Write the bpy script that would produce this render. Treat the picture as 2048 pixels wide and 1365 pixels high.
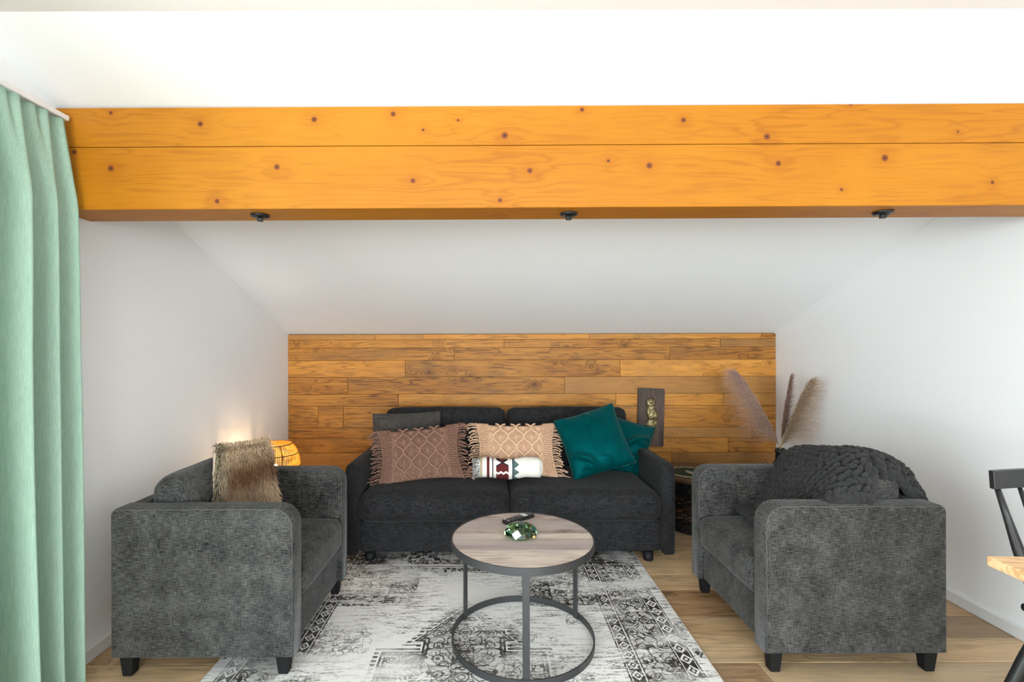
import bpy, bmesh, math, random
from mathutils import Vector, Matrix, Euler, noise as mnoise
random.seed(7)
R = math.radians
for o in list(bpy.data.objects): bpy.data.objects.remove(o, do_unlink=True)
sc = bpy.context.scene
COL = sc.collection
# ------------------------------------------------------------------ camera, world, light, exposure
F, CX, CY, H = 960.0, 984.0, 700.0, 1.25          # focal length and principal point in pixels of the 2048 frame, eye height
cam = bpy.data.cameras.new('camera'); cam_o = bpy.data.objects.new('camera', cam); COL.objects.link(cam_o)
cam.sensor_width = 36; cam.lens = F/2048*36; cam.shift_x = (1024-CX)/2048; cam.shift_y = (CY-682.5)/2048
cam.clip_start = .02
cam_o.location = (0, 0, H); cam_o.rotation_euler = (R(90), R(0.17), 0)
sc.camera = cam_o
sc.cycles.max_bounces = 8; sc.cycles.transparent_max_bounces = 6
w = bpy.data.worlds.new('world'); sc.world = w; w.use_nodes = True
w.node_tree.nodes['Background'].inputs[0].default_value = (.86, .93, 1, 1)
w.node_tree.nodes['Background'].inputs[1].default_value = 1.0
sc.view_settings.view_transform = 'Standard'; sc.view_settings.look = 'None'; sc.view_settings.gamma = 1
sc.view_settings.use_curve_mapping = False
sc.view_settings.exposure = 0.73
def area(name, loc, rot, sx, sy, power, col=(1, 1, 1)):
    l = bpy.data.lights.new(name, 'AREA'); l.shape = 'RECTANGLE'; l.size = sx; l.size_y = sy; l.energy = power; l.color = col
    o = bpy.data.objects.new(name, l); COL.objects.link(o); o.location = loc; o.rotation_euler = rot; return o
# daylight entering by the two glazed doors (left wall, and the wall behind the camera)
area('window_left_offscreen', (-2.35, .1, 1.25), (0, R(-90), 0), 2.3, 3.4, 128, (.90, .955, 1))
area('window_rear_offscreen', (.25, -5.75, 1.1), (R(90), 0, 0), 3.8, 2.2, 375, (.90, .95, 1))

# ------------------------------------------------------------------ helpers
def P(px, py, Y): return Vector(((px-CX)/F*Y, Y, H-(py-CY)/F*Y))
def lin(c):
    c = c/255
    return c/12.92 if c <= .04045 else ((c+.055)/1.055)**2.4
def C(r, g, b): return (lin(r), lin(g), lin(b), 1)
def link(name, me, mat=None, parent=None, smooth=False):
    o = bpy.data.objects.new(name, me); COL.objects.link(o)
    if mat is not None:
        for m in (mat if isinstance(mat, (list, tuple)) else [mat]): me.materials.append(m)
    if parent is not None: o.parent = parent
    if smooth:
        for p in me.polygons: p.use_smooth = True
    return o
def obj(name, bm, mat=None, parent=None, smooth=False, recalc=True):
    if recalc: bmesh.ops.recalc_face_normals(bm, faces=bm.faces)
    me = bpy.data.meshes.new(name); bm.to_mesh(me); bm.free()
    return link(name, me, mat, parent, smooth)
def tag(o, label=None, cat=None, group=None, kind=None):
    if label: o['label'] = label
    if cat: o['category'] = cat
    if group: o['group'] = group
    if kind: o['kind'] = kind
    return o
def thing(name, label, cat, loc=(0, 0, 0), group=None, rz=0):
    e = bpy.data.objects.new(name, None); COL.objects.link(e); e.location = loc; e.rotation_euler = (0, 0, rz)
    e.empty_display_size = .05
    return tag(e, label, cat, group)
def B(): return bmesh.new()
def box(bm, x0, x1, y0, y1, z0, z1, bev=0, seg=2):
    t = bmesh.new()
    bmesh.ops.create_cube(t, size=1)
    bmesh.ops.scale(t, vec=(abs(x1-x0), abs(y1-y0), abs(z1-z0)), verts=t.verts)
    if bev: bmesh.ops.bevel(t, geom=t.edges[:], offset=bev, segments=seg, profile=.5, affect='EDGES')
    bmesh.ops.translate(t, vec=((x0+x1)/2, (y0+y1)/2, (z0+z1)/2), verts=t.verts)
    merge(bm, t)
    return bm
def merge(bm, t, mtx=None):
    vs = [bm.verts.new(mtx @ v.co if mtx else v.co) for v in t.verts]
    t.verts.index_update()
    for f in t.faces:
        nf = bm.faces.new([vs[v.index] for v in f.verts]); nf.smooth = f.smooth; nf.material_index = f.material_index
    t.free()
def prism(bm, pts, axis, a, b):
    """extrude a 2D polygon along an axis: 0 -> points are (y,z), 1 -> (x,z), 2 -> (x,y)"""
    def mk(p, k):
        return ((k, p[0], p[1]), (p[0], k, p[1]), (p[0], p[1], k))[axis]
    A = [bm.verts.new(mk(p, a)) for p in pts]; Bv = [bm.verts.new(mk(p, b)) for p in pts]
    bm.faces.new(A); bm.faces.new(Bv[::-1]); n = len(pts)
    for i in range(n): bm.faces.new((A[i], A[(i+1) % n], Bv[(i+1) % n], Bv[i]))
    return bm
def tube(bm, pts, r, seg=6, cap=True, closed=False):
    pts = [Vector(p) for p in pts]; n = len(pts); rings = []
    rs = r if isinstance(r, (list, tuple)) else [r]*n
    up = None
    for i, p in enumerate(pts):
        a = pts[(i-1) % n] if (i > 0 or closed) else p
        b = pts[(i+1) % n] if (i < n-1 or closed) else p
        d = (b-a).normalized() if (b-a).length > 1e-9 else Vector((0, 0, 1))
        if up is None: up = d.orthogonal().normalized()
        up = (up-d*up.dot(d))
        up = up.normalized() if up.length > 1e-6 else d.orthogonal().normalized()
        s = d.cross(up)
        rings.append([bm.verts.new(p+(up*math.cos(2*math.pi*k/seg)+s*math.sin(2*math.pi*k/seg))*rs[i]) for k in range(seg)])
    for i in range(n if closed else n-1):
        a, b = rings[i], rings[(i+1) % n]
        for k in range(seg):
            f = bm.faces.new((a[k], a[(k+1) % seg], b[(k+1) % seg], b[k])); f.smooth = True
    if cap and not closed:
        bm.faces.new(rings[0][::-1]); bm.faces.new(rings[-1])
    return bm
def lathe(bm, prof, seg=32, cx=0, cy=0, smooth=True, a0=0):
    rings = []
    for r, z in prof:
        if r < 1e-6: rings.append([bm.verts.new((cx, cy, z))])
        else: rings.append([bm.verts.new((cx+r*math.cos(a0+2*math.pi*k/seg), cy+r*math.sin(a0+2*math.pi*k/seg), z)) for k in range(seg)])
    for a, b in zip(rings[:-1], rings[1:]):
        for k in range(seg):
            k2 = (k+1) % seg
            v = [a[0], b[k2], b[k]] if len(a) == 1 else ([a[k], a[k2], b[0]] if len(b) == 1 else [a[k], a[k2], b[k2], b[k]])
            if len(a) == 1 and len(b) == 1: continue
            f = bm.faces.new(v); f.smooth = smooth
    return bm
def rbox(bm, c, s, r, n=10, puff=(0, 0, 0), wob=0, seed=0):
    """soft rounded box: centre c, size s, corner radius r; puff = bulge of each face pair"""
    t = bmesh.new(); bmesh.ops.create_cube(t, size=2)
    bmesh.ops.subdivide_edges(t, edges=t.edges[:], cuts=n, use_grid_fill=True)
    hs = [k/2 for k in s]; rr = [min(r, h) for h in hs]
    for v in t.verts:
        q = v.co.copy()
        # ease the grid so the rounded rim gets enough vertices
        q = Vector([math.copysign(abs(k)**.75, k) for k in q])
        inner = Vector([max(-(hs[i]-rr[i]), min(hs[i]-rr[i], q[i]*hs[i])) for i in range(3)])
        full = Vector([q[i]*hs[i] for i in range(3)])
        d = full-inner
        m = max(abs(v.co[i]) for i in range(3))
        if d.length > 1e-9:
            e = Vector([d[i]/rr[i] if rr[i] else 0 for i in range(3)])
            e.normalize()
            full = inner+Vector([e[i]*rr[i] for i in range(3)])
        for i in range(3):
            j, k = (i+1) % 3, (i+2) % 3
            if puff[i]:
                full[i] += math.copysign(1, v.co[i])*(abs(v.co[i])**3)*puff[i]*(1-q[j]**2)*(1-q[k]**2)
        if wob: full += mnoise.noise_vector(full*7+Vector((seed, seed*2, 0)))*wob
        v.co = full+Vector(c)
    for f in t.faces: f.smooth = True
    merge(bm, t); return bm
def ico(bm, c, s, sub=1, rot=None, smooth=True):
    t = bmesh.new(); bmesh.ops.create_icosphere(t, subdivisions=sub, radius=1)
    for f in t.faces: f.smooth = smooth
    S = s if isinstance(s, (tuple, list)) else (s, s, s)
    m = Matrix.Translation(c) @ (rot.to_4x4() if rot is not None else Matrix()) @ Matrix.Diagonal((*S, 1))
    merge(bm, t, m); return bm

# ------------------------------------------------------------------ node materials
class S:
    """a shader socket with arithmetic"""
    def __init__(s, g, k): s.g = g; s.k = k
    def _(s, op, b=None, c=None): return s.g.math(op, s, b, c)
    def __add__(s, o): return s._('ADD', o)
    __radd__ = __add__
    def __sub__(s, o): return s._('SUBTRACT', o)
    def __rsub__(s, o): return s.g.math('SUBTRACT', o, s)
    def __mul__(s, o): return s._('MULTIPLY', o)
    __rmul__ = __mul__
    def __truediv__(s, o): return s._('DIVIDE', o)
    def __lt__(s, o): return s._('LESS_THAN', o)
    def __gt__(s, o): return s._('GREATER_THAN', o)
    def abs(s): return s._('ABSOLUTE')
    def sin(s): return s._('SINE')
    def fract(s): return s._('FRACT')
    def min(s, o): return s._('MINIMUM', o)
    def max(s, o): return s._('MAXIMUM', o)
    def pow(s, o): return s._('POWER', o)
    def sst(s, a, b):          # smooth step
        n = s.g.nt.nodes.new('ShaderNodeMapRange'); n.interpolation_type = 'SMOOTHSTEP'
        s.g.nt.links.new(s.k, n.inputs[0]); n.inputs[1].default_value = a; n.inputs[2].default_value = b
        return S(s.g, n.outputs[0])
    def band(s, c, w): return (s-c).abs() < w
class G:
    def __init__(g, name, rough=.6, spec=.3):
        g.m = bpy.data.materials.new(name); g.m.use_nodes = True; g.nt = g.m.node_tree
        g.b = g.nt.nodes['Principled BSDF']; g.set('Roughness', rough); g.set('Specular IOR Level', spec)
    def set(g, k, v):
        i = g.b.inputs[k]
        if isinstance(v, S): g.nt.links.new(v.k, i)
        else: i.default_value = v
        return g
    def put(g, sock, v):
        if isinstance(v, S): g.nt.links.new(v.k, sock)
        elif v is not None: sock.default_value = v
    def math(g, op, a, b=None, c=None):
        n = g.nt.nodes.new('ShaderNodeMath'); n.operation = op
        for i, v in enumerate((a, b, c)): g.put(n.inputs[i], v)
        return S(g, n.outputs[0])
    def co(g, kind='Object'):
        n = g.nt.nodes.new('ShaderNodeTexCoord'); return S(g, n.outputs[kind])
    def rnd(g):
        n = g.nt.nodes.new('ShaderNodeObjectInfo'); return S(g, n.outputs['Random'])
    def attr(g, name):
        n = g.nt.nodes.new('ShaderNodeAttribute'); n.attribute_name = name; return S(g, n.outputs['Color'])
    def xyz(g, v):
        n = g.nt.nodes.new('ShaderNodeSeparateXYZ'); g.nt.links.new(v.k, n.inputs[0]); return [S(g, n.outputs[i]) for i in range(3)]
    def vec(g, x, y, z):
        n = g.nt.nodes.new('ShaderNodeCombineXYZ')
        for i, v in enumerate((x, y, z)): g.put(n.inputs[i], v)
        return S(g, n.outputs[0])
    def vm(g, v, s=(1, 1, 1), off=None):
        n = g.nt.nodes.new('ShaderNodeVectorMath'); n.operation = 'MULTIPLY_ADD'
        g.put(n.inputs[0], v); n.inputs[1].default_value = s
        if isinstance(off, S): g.nt.links.new(off.k, n.inputs[2])
        elif off: n.inputs[2].default_value = off
        return S(g, n.outputs[0])
    def noise(g, v, scale=1, det=2, rough=.5, dist=0):
        n = g.nt.nodes.new('ShaderNodeTexNoise'); g.put(n.inputs['Vector'], v)
        n.inputs['Scale'].default_value = scale; n.inputs['Detail'].default_value = det
        n.inputs['Roughness'].default_value = rough; n.inputs['Distortion'].default_value = dist
        return S(g, n.outputs['Fac'])
    def voro(g, v, scale=1, rnd=1, feat='F1', out='Distance'):
        n = g.nt.nodes.new('ShaderNodeTexVoronoi'); n.feature = feat; g.put(n.inputs['Vector'], v)
        n.inputs['Scale'].default_value = scale; n.inputs['Randomness'].default_value = rnd
        return S(g, n.outputs[out])
    def ramp(g, f, stops):
        n = g.nt.nodes.new('ShaderNodeValToRGB'); g.put(n.inputs[0], f); e = n.color_ramp.elements
        while len(e) < len(stops): e.new(.5)
        for i, (p, c) in enumerate(stops): e[i].position = p; e[i].color = c
        return S(g, n.outputs[0])
    def mix(g, f, a, b, mode='MIX'):
        n = g.nt.nodes.new('ShaderNodeMix'); n.data_type = 'RGBA'; n.blend_type = mode
        g.put(n.inputs[0], f); g.put(n.inputs[6], a); g.put(n.inputs[7], b)
        return S(g, n.outputs[2])
    def col(g, c): return g.set('Base Color', c)
    def bump(g, h, strength=.3, dist=.002):
        n = g.nt.nodes.new('ShaderNodeBump'); n.inputs['Strength'].default_value = strength; n.inputs['Distance'].default_value = dist
        g.put(n.inputs['Height'], h); g.nt.links.new(n.outputs[0], g.b.inputs['Normal']); return g
def plain(name, c, rough=.5, spec=.4, metal=0, noise=0, nscale=30):
    g = G(name, rough, spec); g.set('Metallic', metal)
    if noise:
        n = g.noise(g.co(), nscale, 4)
        g.col(g.mix(n, tuple(k*(1-noise) for k in c[:3])+(1,), tuple(min(1, k*(1+noise)) for k in c[:3])+(1,)))
    else: g.col(c)
    return g.m
def wood(name, dark, mid, light, grain=1., knots=.5, tint=.35, rough=.5, grey=None, alt=None, spec=.35, saw=0, knotscale=3.):
    """grain along local X; each object gets its own offset and tint"""
    g = G(name, rough, spec); r = g.rnd(); v = g.co()
    off = g.vec(r*57.3, r*31.7, r*91.1)
    v2 = g.vm(v, (1, 1, 1), off)
    warp = g.noise(g.vm(v2, (1.4, 5, 5)), 1, 2)
    kv = g.vm(v2, (2.1, 2.7, 2.7))
    kd = g.voro(kv, knotscale, 1)+(g.noise(g.vm(v2, (30, 40, 40)), 1, 2)-.5)*.10
    gate = g.xyz(g.voro(kv, knotscale, 1, 'F1', 'Color'))[0] > .62
    kmask = (1-kd.sst(.05, .17))*gate*knots
    halo = (1-kd.sst(.1, .48))*gate*knots
    f1 = g.noise(g.vm(v2, (.55, 7*grain, 7*grain)), 1.6, 3, .55, .35)
    rings = ((f1*62+halo*11+warp*5).sin()*.5+.5)
    fine = g.noise(g.vm(v2, (3, 150, 150)), 1, 3, .6)
    blot = g.noise(g.vm(v2, (1.3, 6, 6)), 1.7, 3, .6)
    c = g.mix(blot.sst(.3, .75), mid, light)
    c = g.mix(rings.pow(4)*.8*g.noise(v2, 5, 2).sst(.25, .55), c, dark)
    c = g.mix((fine.sst(.48, .8))*.4, c, dark)
    c = g.mix(g.noise(g.vm(v2, (2.2, 9, 9)), 2, 5, .7).sst(.54, .72)*.7, c, dark)
    c = g.mix(halo*.5, c, dark)
    c = g.mix(kmask.sst(.2, .75)*.9, c, tuple(k*.45 for k in dark[:3])+(1,))
    if grey:
        gm = g.noise(g.vm(v2, (1.1, 4, 4)), 1.3, 4, .65).sst(.5, .68)
        c = g.mix(gm*.6, c, grey)
    if alt:
        pick = (r*7.31).fract()
        c = g.mix((pick > .72)*.6, c, alt)
    t = (r*13.7).fract()
    c = g.mix(tint, c, g.mix(t, tuple(k*.35 for k in mid[:3])+(1,), tuple(min(1, k*1.55) for k in light[:3])+(1,)))
    g.col(c)
    h = rings*.4+fine*.6
    if saw:
        x, y, z = g.xyz(v2)
        h = h+((x*520).sin()*g.noise(v2, 4, 2).sst(.5, .7))*saw
    g.bump(h, .25, .0012)
    return g.m
def fabric(name, dark, light, scale=1., contrast=1., blot=.5, rough=.9, sheen=.25, bump=.5, sheen_tint=(1, 1, 1, 1)):
    g = G(name, rough, .12); v = g.co()
    a = g.noise(g.vm(v, (34*scale, 330*scale, 330*scale)), 1, 2, .6)
    b = g.noise(g.vm(v, (330*scale, 330*scale, 34*scale)), 1, 2, .6)
    d = g.noise(g.vm(v, (330*scale, 34*scale, 330*scale)), 1, 2, .6)
    wv = (a*.45+b*.3+d*.35)
    bl = g.noise(v, 9*scale, 5, .65)
    f = (wv-.55)*(3.4*contrast)+(bl-.5)*(1.6*blot)+.5
    g.col(g.ramp(f, [(0, dark), (.5, tuple((p+q)/2*.85 for p, q in zip(dark, light))), (1, light)]))
    g.set('Sheen Weight', sheen); g.set('Sheen Roughness', .4); g.set('Sheen Tint', sheen_tint)
    g.bump(wv, bump, .0015)
    return g.m
def plaster():
    g = G('white_plaster', .85, .2); v = g.co('Object')
    g.col(C(243, 244, 246))
    n = g.noise(v, 170, 3, .6)
    g.bump(n, .12, .002); return g.m
M_wall = plaster()
M_ceil = (lambda g: (g.col(C(241, 242, 244)), g.m)[1])(G('ceiling_paint', .9, .15))
M_trim = plain('white_lacquer', C(226, 226, 226), .45, .4)
M_plank = wood('reclaimed_cladding', C(76, 40, 14), C(178, 112, 40), C(206, 142, 62), 1., 1., .32, .55, grey=C(128, 96, 64), alt=C(150, 112, 74), saw=.25)
M_floor = wood('oak_floorboard', C(80, 54, 36), C(186, 142, 98), C(224, 186, 146), .9, .9, .42, .42, grey=C(116, 104, 94), alt=C(140, 126, 112), spec=.4)
M_gap = plain('batten_wood', C(128, 94, 60), .9, .1)
M_black = plain('black_lacquer', C(22, 23, 26), .4, .5)
M_iron = plain('gunmetal_steel', C(74, 74, 76), .42, .5, .55, .12, 60)

# ------------------------------------------------------------------ room shell
XL, XR, YB, YR = -1.632, 2.27, 3.86, -5.2
YK, ZK = 1.469, 2.29                       # where the slope meets the flat ceiling
def slope(y): return 1.379+.381*(YB-y)
def struct(name, bm, mat): return tag(obj(name, bm, mat), kind='structure')
floor = struct('floor', box(B(), XL-.15, XR+.15, YR-.15, YB+.2, -.12, -.0205), M_gap)
bm = B()
T = .14
prism(bm, [(YB+.2, slope(YB+.2)), (YK, ZK), (YR-.15, ZK), (YR-.15, ZK+T), (YK+.02, ZK+T), (YB+.2, slope(YB+.2)+T)], 0, XL-.15, XR+.15)
struct('ceiling', bm, M_ceil)
WY0, WY1, WZ = -1.2, 1.46, 2.04
bm = B()
prism(bm, [(WY1, -.02), (YB, -.02), (YB, slope(YB)), (YK, ZK), (WY1, ZK)], 0, XL-.15, XL)
prism(bm, [(WY0, WZ), (WY1, WZ), (WY1, ZK), (WY0, ZK)], 0, XL-.15, XL)
prism(bm, [(YR, -.02), (WY0, -.02), (WY0, ZK), (YR, ZK)], 0, XL-.15, XL)
struct('wall_left', bm, M_wall)
bm = B(); prism(bm, [(YR, -.02), (YB, -.02), (YB, slope(YB)), (YK, ZK), (YR, ZK)], 0, XR, XR+.15); struct('wall_right', bm, M_wall)
# wall behind the camera with a wide glazed door
bm = B()
box(bm, XL, -1.45, YR-.15, YR, -.02, ZK); box(bm, 1.95, XR, YR-.15, YR, -.02, ZK); box(bm, -1.45, 1.95, YR-.15, YR, 2.2, ZK)
struct('wall_rear', bm, M_wall)
g = G('window_glass', .02, .5); tp = g.nt.nodes.new('ShaderNodeBsdfTransparent'); gl = g.nt.nodes.new('ShaderNodeBsdfGlossy'); gl.inputs['Roughness'].default_value = .02
mx = g.nt.nodes.new('ShaderNodeMixShader'); mx.inputs[0].default_value = .06; tp.inputs[0].default_value = (.97, 1, .99, 1)
g.nt.links.new(tp.outputs[0], mx.inputs[1]); g.nt.links.new(gl.outputs[0], mx.inputs[2]); g.nt.links.new(mx.outputs[0], g.nt.nodes['Material Output'].inputs[0]); M_glass = g.m
def window(name, along, fixed, a0, a1, z0, z1, n):
    bm = B(); t = .06
    def bb(u0, u1, v0, v1):
        if along == 'y': box(bm, fixed-.04, fixed+.02, u0, u1, v0, v1, .004, 1)
        else: box(bm, u0, u1, fixed-.04, fixed+.02, v0, v1, .004, 1)
    bb(a0, a1, z0, z0+t); bb(a0, a1, z1-t, z1)
    for i in range(n+1):
        u = a0+(a1-a0-t)*i/n; bb(u, u+t, z0+t, z1-t)
    o = struct(name, bm, M_trim)
    for i in range(n):
        u = a0+(a1-a0-t)*i/n+t; u2 = a0+(a1-a0-t)*(i+1)/n; g = B()
        if along == 'y': box(g, fixed-.015, fixed-.005, u, u2, z0+t, z1-t)
        else: box(g, u, u2, fixed-.015, fixed-.005, z0+t, z1-t)
        obj('pane', g, M_glass, o)
window('window_1', 'y', XL-.09, WY0, WY1, 0, WZ, 3)
window('window_2', 'x', YR-.08, -1.45, 1.95, 0, 2.2, 4)
for nm, xw, d in (('baseboard_left', XL, 1), ('baseboard_right', XR, -1)):
    bm = B(); y0 = WY1 if d == 1 else YR
    prism(bm, [(xw, 0.001), (xw+d*.014, 0.001), (xw+d*.014, .05), (xw+d*.008, .057), (xw, .057)], 1, y0, YB-.022); struct(nm, bm, M_trim)
# --- timber cladding of the back wall, one object per board
wall_back = struct('wall_back', box(B(), XL-.15, XR+.15, YB, YB+.14, -.02, slope(YB)+.03), M_gap)
def zpx(y): return H-(y-CY)/F*YB
def xpx(x): return (x-CX)/F*YB
rows = [(669, 679.5, [751, 846, 1178, 1520]), (679.5, 696, [1008, 1438]), (696, 720.5, [909, 1338]), (720.5, 754, [811, 1239]),
        (754, 788, [697, 1128]), (788, 812, [798, 1230, 1444]), (812, 855, [638, 688, 1116]), (855, 876, [930, 1500]),
        (876, 905, [588, 1010, 1453]), (905, 934, [860, 1341]), (934, 966, [760, 1180]), (966, 990, [640, 1050, 1400])]
plank_cache = {}
def plank(parent, x0, x1, y0, y1, z0, z1, mat, gap=.0011, dx=0.):
    L, W, D = x1-x0-2*gap, y1-y0, z1-z0
    key = (round(L, 3), round(W, 3), round(D, 3), mat.name)
    if key not in plank_cache:
        bm = box(B(), -L/2, L/2, -W/2, W/2, -D/2, D/2, .0012, 1)
        me = bpy.data.meshes.new('plank'); bmesh.ops.recalc_face_normals(bm, faces=bm.faces); bm.to_mesh(me); bm.free(); me.materials.append(mat)
        plank_cache[key] = me
    o = bpy.data.objects.new('plank', plank_cache[key]); COL.objects.link(o)
    o.location = ((x0+x1)/2, (y0+y1)/2, (z0+z1)/2); o.parent = parent; return o
zlast = None
def clad_row(z1, z0, js):
    e = [XL]+[x for x in js]+[XR]
    for a, b in zip(e[:-1], e[1:]):
        dpt = random.uniform(.0, .004)
        plank(wall_back, a, b, YB-.021-dpt*.6, YB-.0005, z0+.0011, z1-.0011, M_plank)
for y0, y1, js in rows: clad_row(zpx(y0), zpx(y1), [xpx(j) for j in js])
z = zpx(990)
while z > .01:
    hgt = min(random.choice([.085, .11, .135]), z+.0); 
    if z-hgt < .05: hgt = z-.002
    j = random.uniform(-1.2, -.2); clad_row(z, z-hgt, [j, j+random.uniform(1.3, 1.9)]); z -= hgt
# --- floorboards along X
edges = [3.838, 3.62, 3.42, 3.2, 2.985, 2.87, 2.66, 2.49, 2.243, 2.076, 1.911]
yy = edges[-1]
while yy > YR+.02:
    yy = max(YR, yy-random.choice([.165, .21, .245])); edges.append(yy)
for a, b in zip(edges[:-1], edges[1:]):
    x = XL; first = True
    while x < XR-.01:
        L = random.uniform(.7, 2.2) if not first else random.uniform(.4, 1.6); first = False
        x2 = min(XR, x+L)
        if XR-x2 < .35: x2 = XR
        plank(floor, x, x2, b+.002, a-.002, -.02-.0, random.uniform(-.0007, 0), M_floor, .0013); x = x2
# --- the big beam under the slope (two glued timbers)
BY0, BY1, BZ0, BZ1 = 1.79, 1.955, 1.78, 2.162
kn = [(404, 245, 1), (632, 237, 1), (790, 227, .9), (1013, 271, 1.2), (1371, 242, .9), (1538, 276, 1.1), (225, 333, 1.1), (557, 332, 1.), (829, 361, .9), (1063, 342, 1.),
      (1302, 333, 1.1), (1560, 330, 1.), (1773, 320, 1.2), (437, 400, .9), (1003, 401, .8), (1220, 323, .6), (1168, 220, .8), (920, 240, .5), (850, 259, .5), (1988, 370, .7),
      (1686, 383, .6), (1706, 210, .9), (225, 222, .7), (152, 300, .9), (1920, 268, .5)]
g = G('varnished_spruce_beam', .5, .3); v = g.co(); x, y, zz = g.xyz(v)
dm = None
for px, py, s in kn:
    p = P(px, py, BY0); n = g.nt.nodes.new('ShaderNodeVectorMath'); n.operation = 'DISTANCE'
    q = g.vm(v, (1, 0, 1)); g.nt.links.new(q.k, n.inputs[0]); n.inputs[1].default_value = (p.x, 0, p.z)
    d = S(g, n.outputs['Value'])*(1/s); dm = d if dm is None else dm.min(d)
infl = 1-dm.sst(.0, .13)
f1 = g.noise(g.vec(x*.5, y*5, zz*8), 1.3, 3, .5, .2)
rings = ((f1*70+infl*5+zz*120).sin()*.5+.5)
fine = g.noise(g.vm(v, (5, 220, 220)), 1, 3, .6)
blot = g.noise(g.vm(v, (.8, 2.5, 2.5)), 1.2, 4, .55)
c = g.mix(rings.pow(4)*.45*g.noise(v, 2.5, 2).sst(.3, .6), C(174, 108, 10), C(140, 78, 4))
c = g.mix(blot.sst(.35, .7)*.6, c, C(192, 128, 24))
c = g.mix(fine.sst(.5, .8)*.4, c, C(128, 66, 6))
c = g.mix(g.noise(g.vm(v, (9, 9, 30)), 2.2, 4, .7).sst(.66, .8)*.35, c, C(200, 146, 82))
c = g.mix(infl.pow(4)*.25, c, C(140, 66, 4))
c = g.mix(1-dm.sst(.0085, .0125), c, C(120, 62, 26))
c = g.mix((dm < .004), c, C(70, 34, 16))
g.col(c); g.bump(rings*.3+fine*.4+(x*430).sin()*.12*g.noise(v, 3, 2).sst(.5, .7), .18, .001)
M_beam = g.m
beam = thing('ceiling_beam', 'thick orange varnished timber beam spanning the room under the sloped ceiling', 'beam', (0, 0, 0))
beam.rotation_euler = (0, R(-.12), 0); beam.location = (0, 0, 0.0)
zs = H-(290-CY)/F*BY0
bm = B(); box(bm, XL-.0+.002, XR+.0-.002, BY0, BY1, BZ0, zs-.0012, .004, 2); obj('lower_timber', bm, M_beam, beam)
bm = B(); prism(bm, [(BY0+.001, zs+.0003), (BY1, zs+.0003), (BY1, slope(BY1)-.006), (BY0+.001, slope(BY0)-.008)], 0, XL+.002, XR-.002); obj('upper_timber', bm, M_beam, beam)
def mount(px, py, lab, ang):
    p = P(px, py, 1.872)
    zb = BZ0+p.x*math.tan(R(.12))
    t = thing('ceiling_mount', lab, 'mount', (p.x, 1.868, zb), 'black fixings under the beam', ang)
    bm = B(); lathe(bm, [(0, -.0005), (.034, -.0005), (.035, -.004), (.031, -.009), (.012, -.011), (0, -.011)], 28); obj('disc', bm, M_black, t)
    bm = B(); box(bm, -.011, .011, -.008, .008, -.026, -.0112, .003, 2); obj('clip', bm, M_black, t)
    for s in (-1, 1):
        bm = B(); lathe(bm, [(0, -.0135), (.004, -.0135), (.0045, -.0095), (0, -.0095)], 12, cx=s*.021); obj('screw', bm, M_iron, t)
mount(522, 431, 'small black round fixing under the beam at its curtain end', .5)
mount(1138, 428, 'small black round fixing under the middle of the beam', .3)
mount(1765, 423, 'small black round fixing under the beam at its far end from the curtain', -.1)

# ------------------------------------------------------------------ curtain and rail
def fab_curtain():
    g = G('sage_linen', .85, .15); v = g.co()
    a = g.noise(g.vm(v, (300, 300, 900)), 1, 2, .5); b = g.noise(g.vm(v, (900, 900, 14)), 1, 3, .6)
    c = g.ramp(a*.4+b*.6, [(.25, C(136, 166, 148)), (.5, C(172, 202, 184)), (.8, C(210, 230, 216))])
    g.col(c); g.bump(a+b, .3, .001)
    tr = g.nt.nodes.new('ShaderNodeBsdfTranslucent'); g.nt.links.new(c.k, tr.inputs[0])
    mx = g.nt.nodes.new('ShaderNodeMixShader'); mx.inputs[0].default_value = .28
    out = g.nt.nodes['Material Output']
    g.nt.links.new(g.b.outputs[0], mx.inputs[1]); g.nt.links.new(tr.outputs[0], mx.inputs[2]); g.nt.links.new(mx.outputs[0], out.inputs[0])
    return g.m
M_curtain = fab_curtain()
bm = B(); NU, NV = 220, 44; Y0c, Y1c = 1.02, 1.765
def interp(pts, t):
    for (a, fa), (b, fb) in zip(pts[:-1], pts[1:]):
        if t <= b: 
            k = (t-a)/(b-a); k = max(0, k); return fa+(fb-fa)*k
    return pts[-1][1]
xend = [(0, -1.455), (.5, -1.464), (1.25, -1.484), (1.78, -1.490), (2.1, -1.558)]
amp = [(0, .062), (.5, .058), (1.25, .046), (1.78, .034), (1.95, .02), (2.1, .009)]
grid = []
for j in range(NV+1):
    zc = .016+(2.092-.016)*j/NV; row = []
    for i in range(NU+1):
        t = i/NU
        ph = 2*math.pi*(6.6*t+.35*math.sin(5*t+1)+.05*math.sin(3*zc+8*t))-1.05
        A = interp(amp, zc)*(.72+.28*math.sin(9*t+2))
        wv = math.sin(ph)+.22*math.sin(2*ph+.8)
        tk = max(0, (zc-1.55)/.55)
        pl = math.sin(2*math.pi*15*t+.5*math.sin(11*t))*.011*tk**1.5
        tail = 1-.0*t
        xx = interp(xend, zc)-interp(amp, zc)*1.0+A*wv+pl
        xx = max(xx, XL+.02)
        ys = Y0c+(Y1c-Y0c)*t+.012*math.cos(ph)*min(1, interp(amp, zc)/.04)+.02*(1-zc/2.1)*(t-.8)
        row.append(bm.verts.new((xx, ys, zc)))
    grid.append(row)
for j in range(NV):
    for i in range(NU):
        f = bm.faces.new((grid[j][i], grid[j][i+1], grid[j+1][i+1], grid[j+1][i])); f.smooth = True
curtain = obj('curtain', bm, M_curtain, recalc=True)
md = curtain.modifiers.new('cloth_thickness', 'SOLIDIFY'); md.thickness = .003
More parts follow.
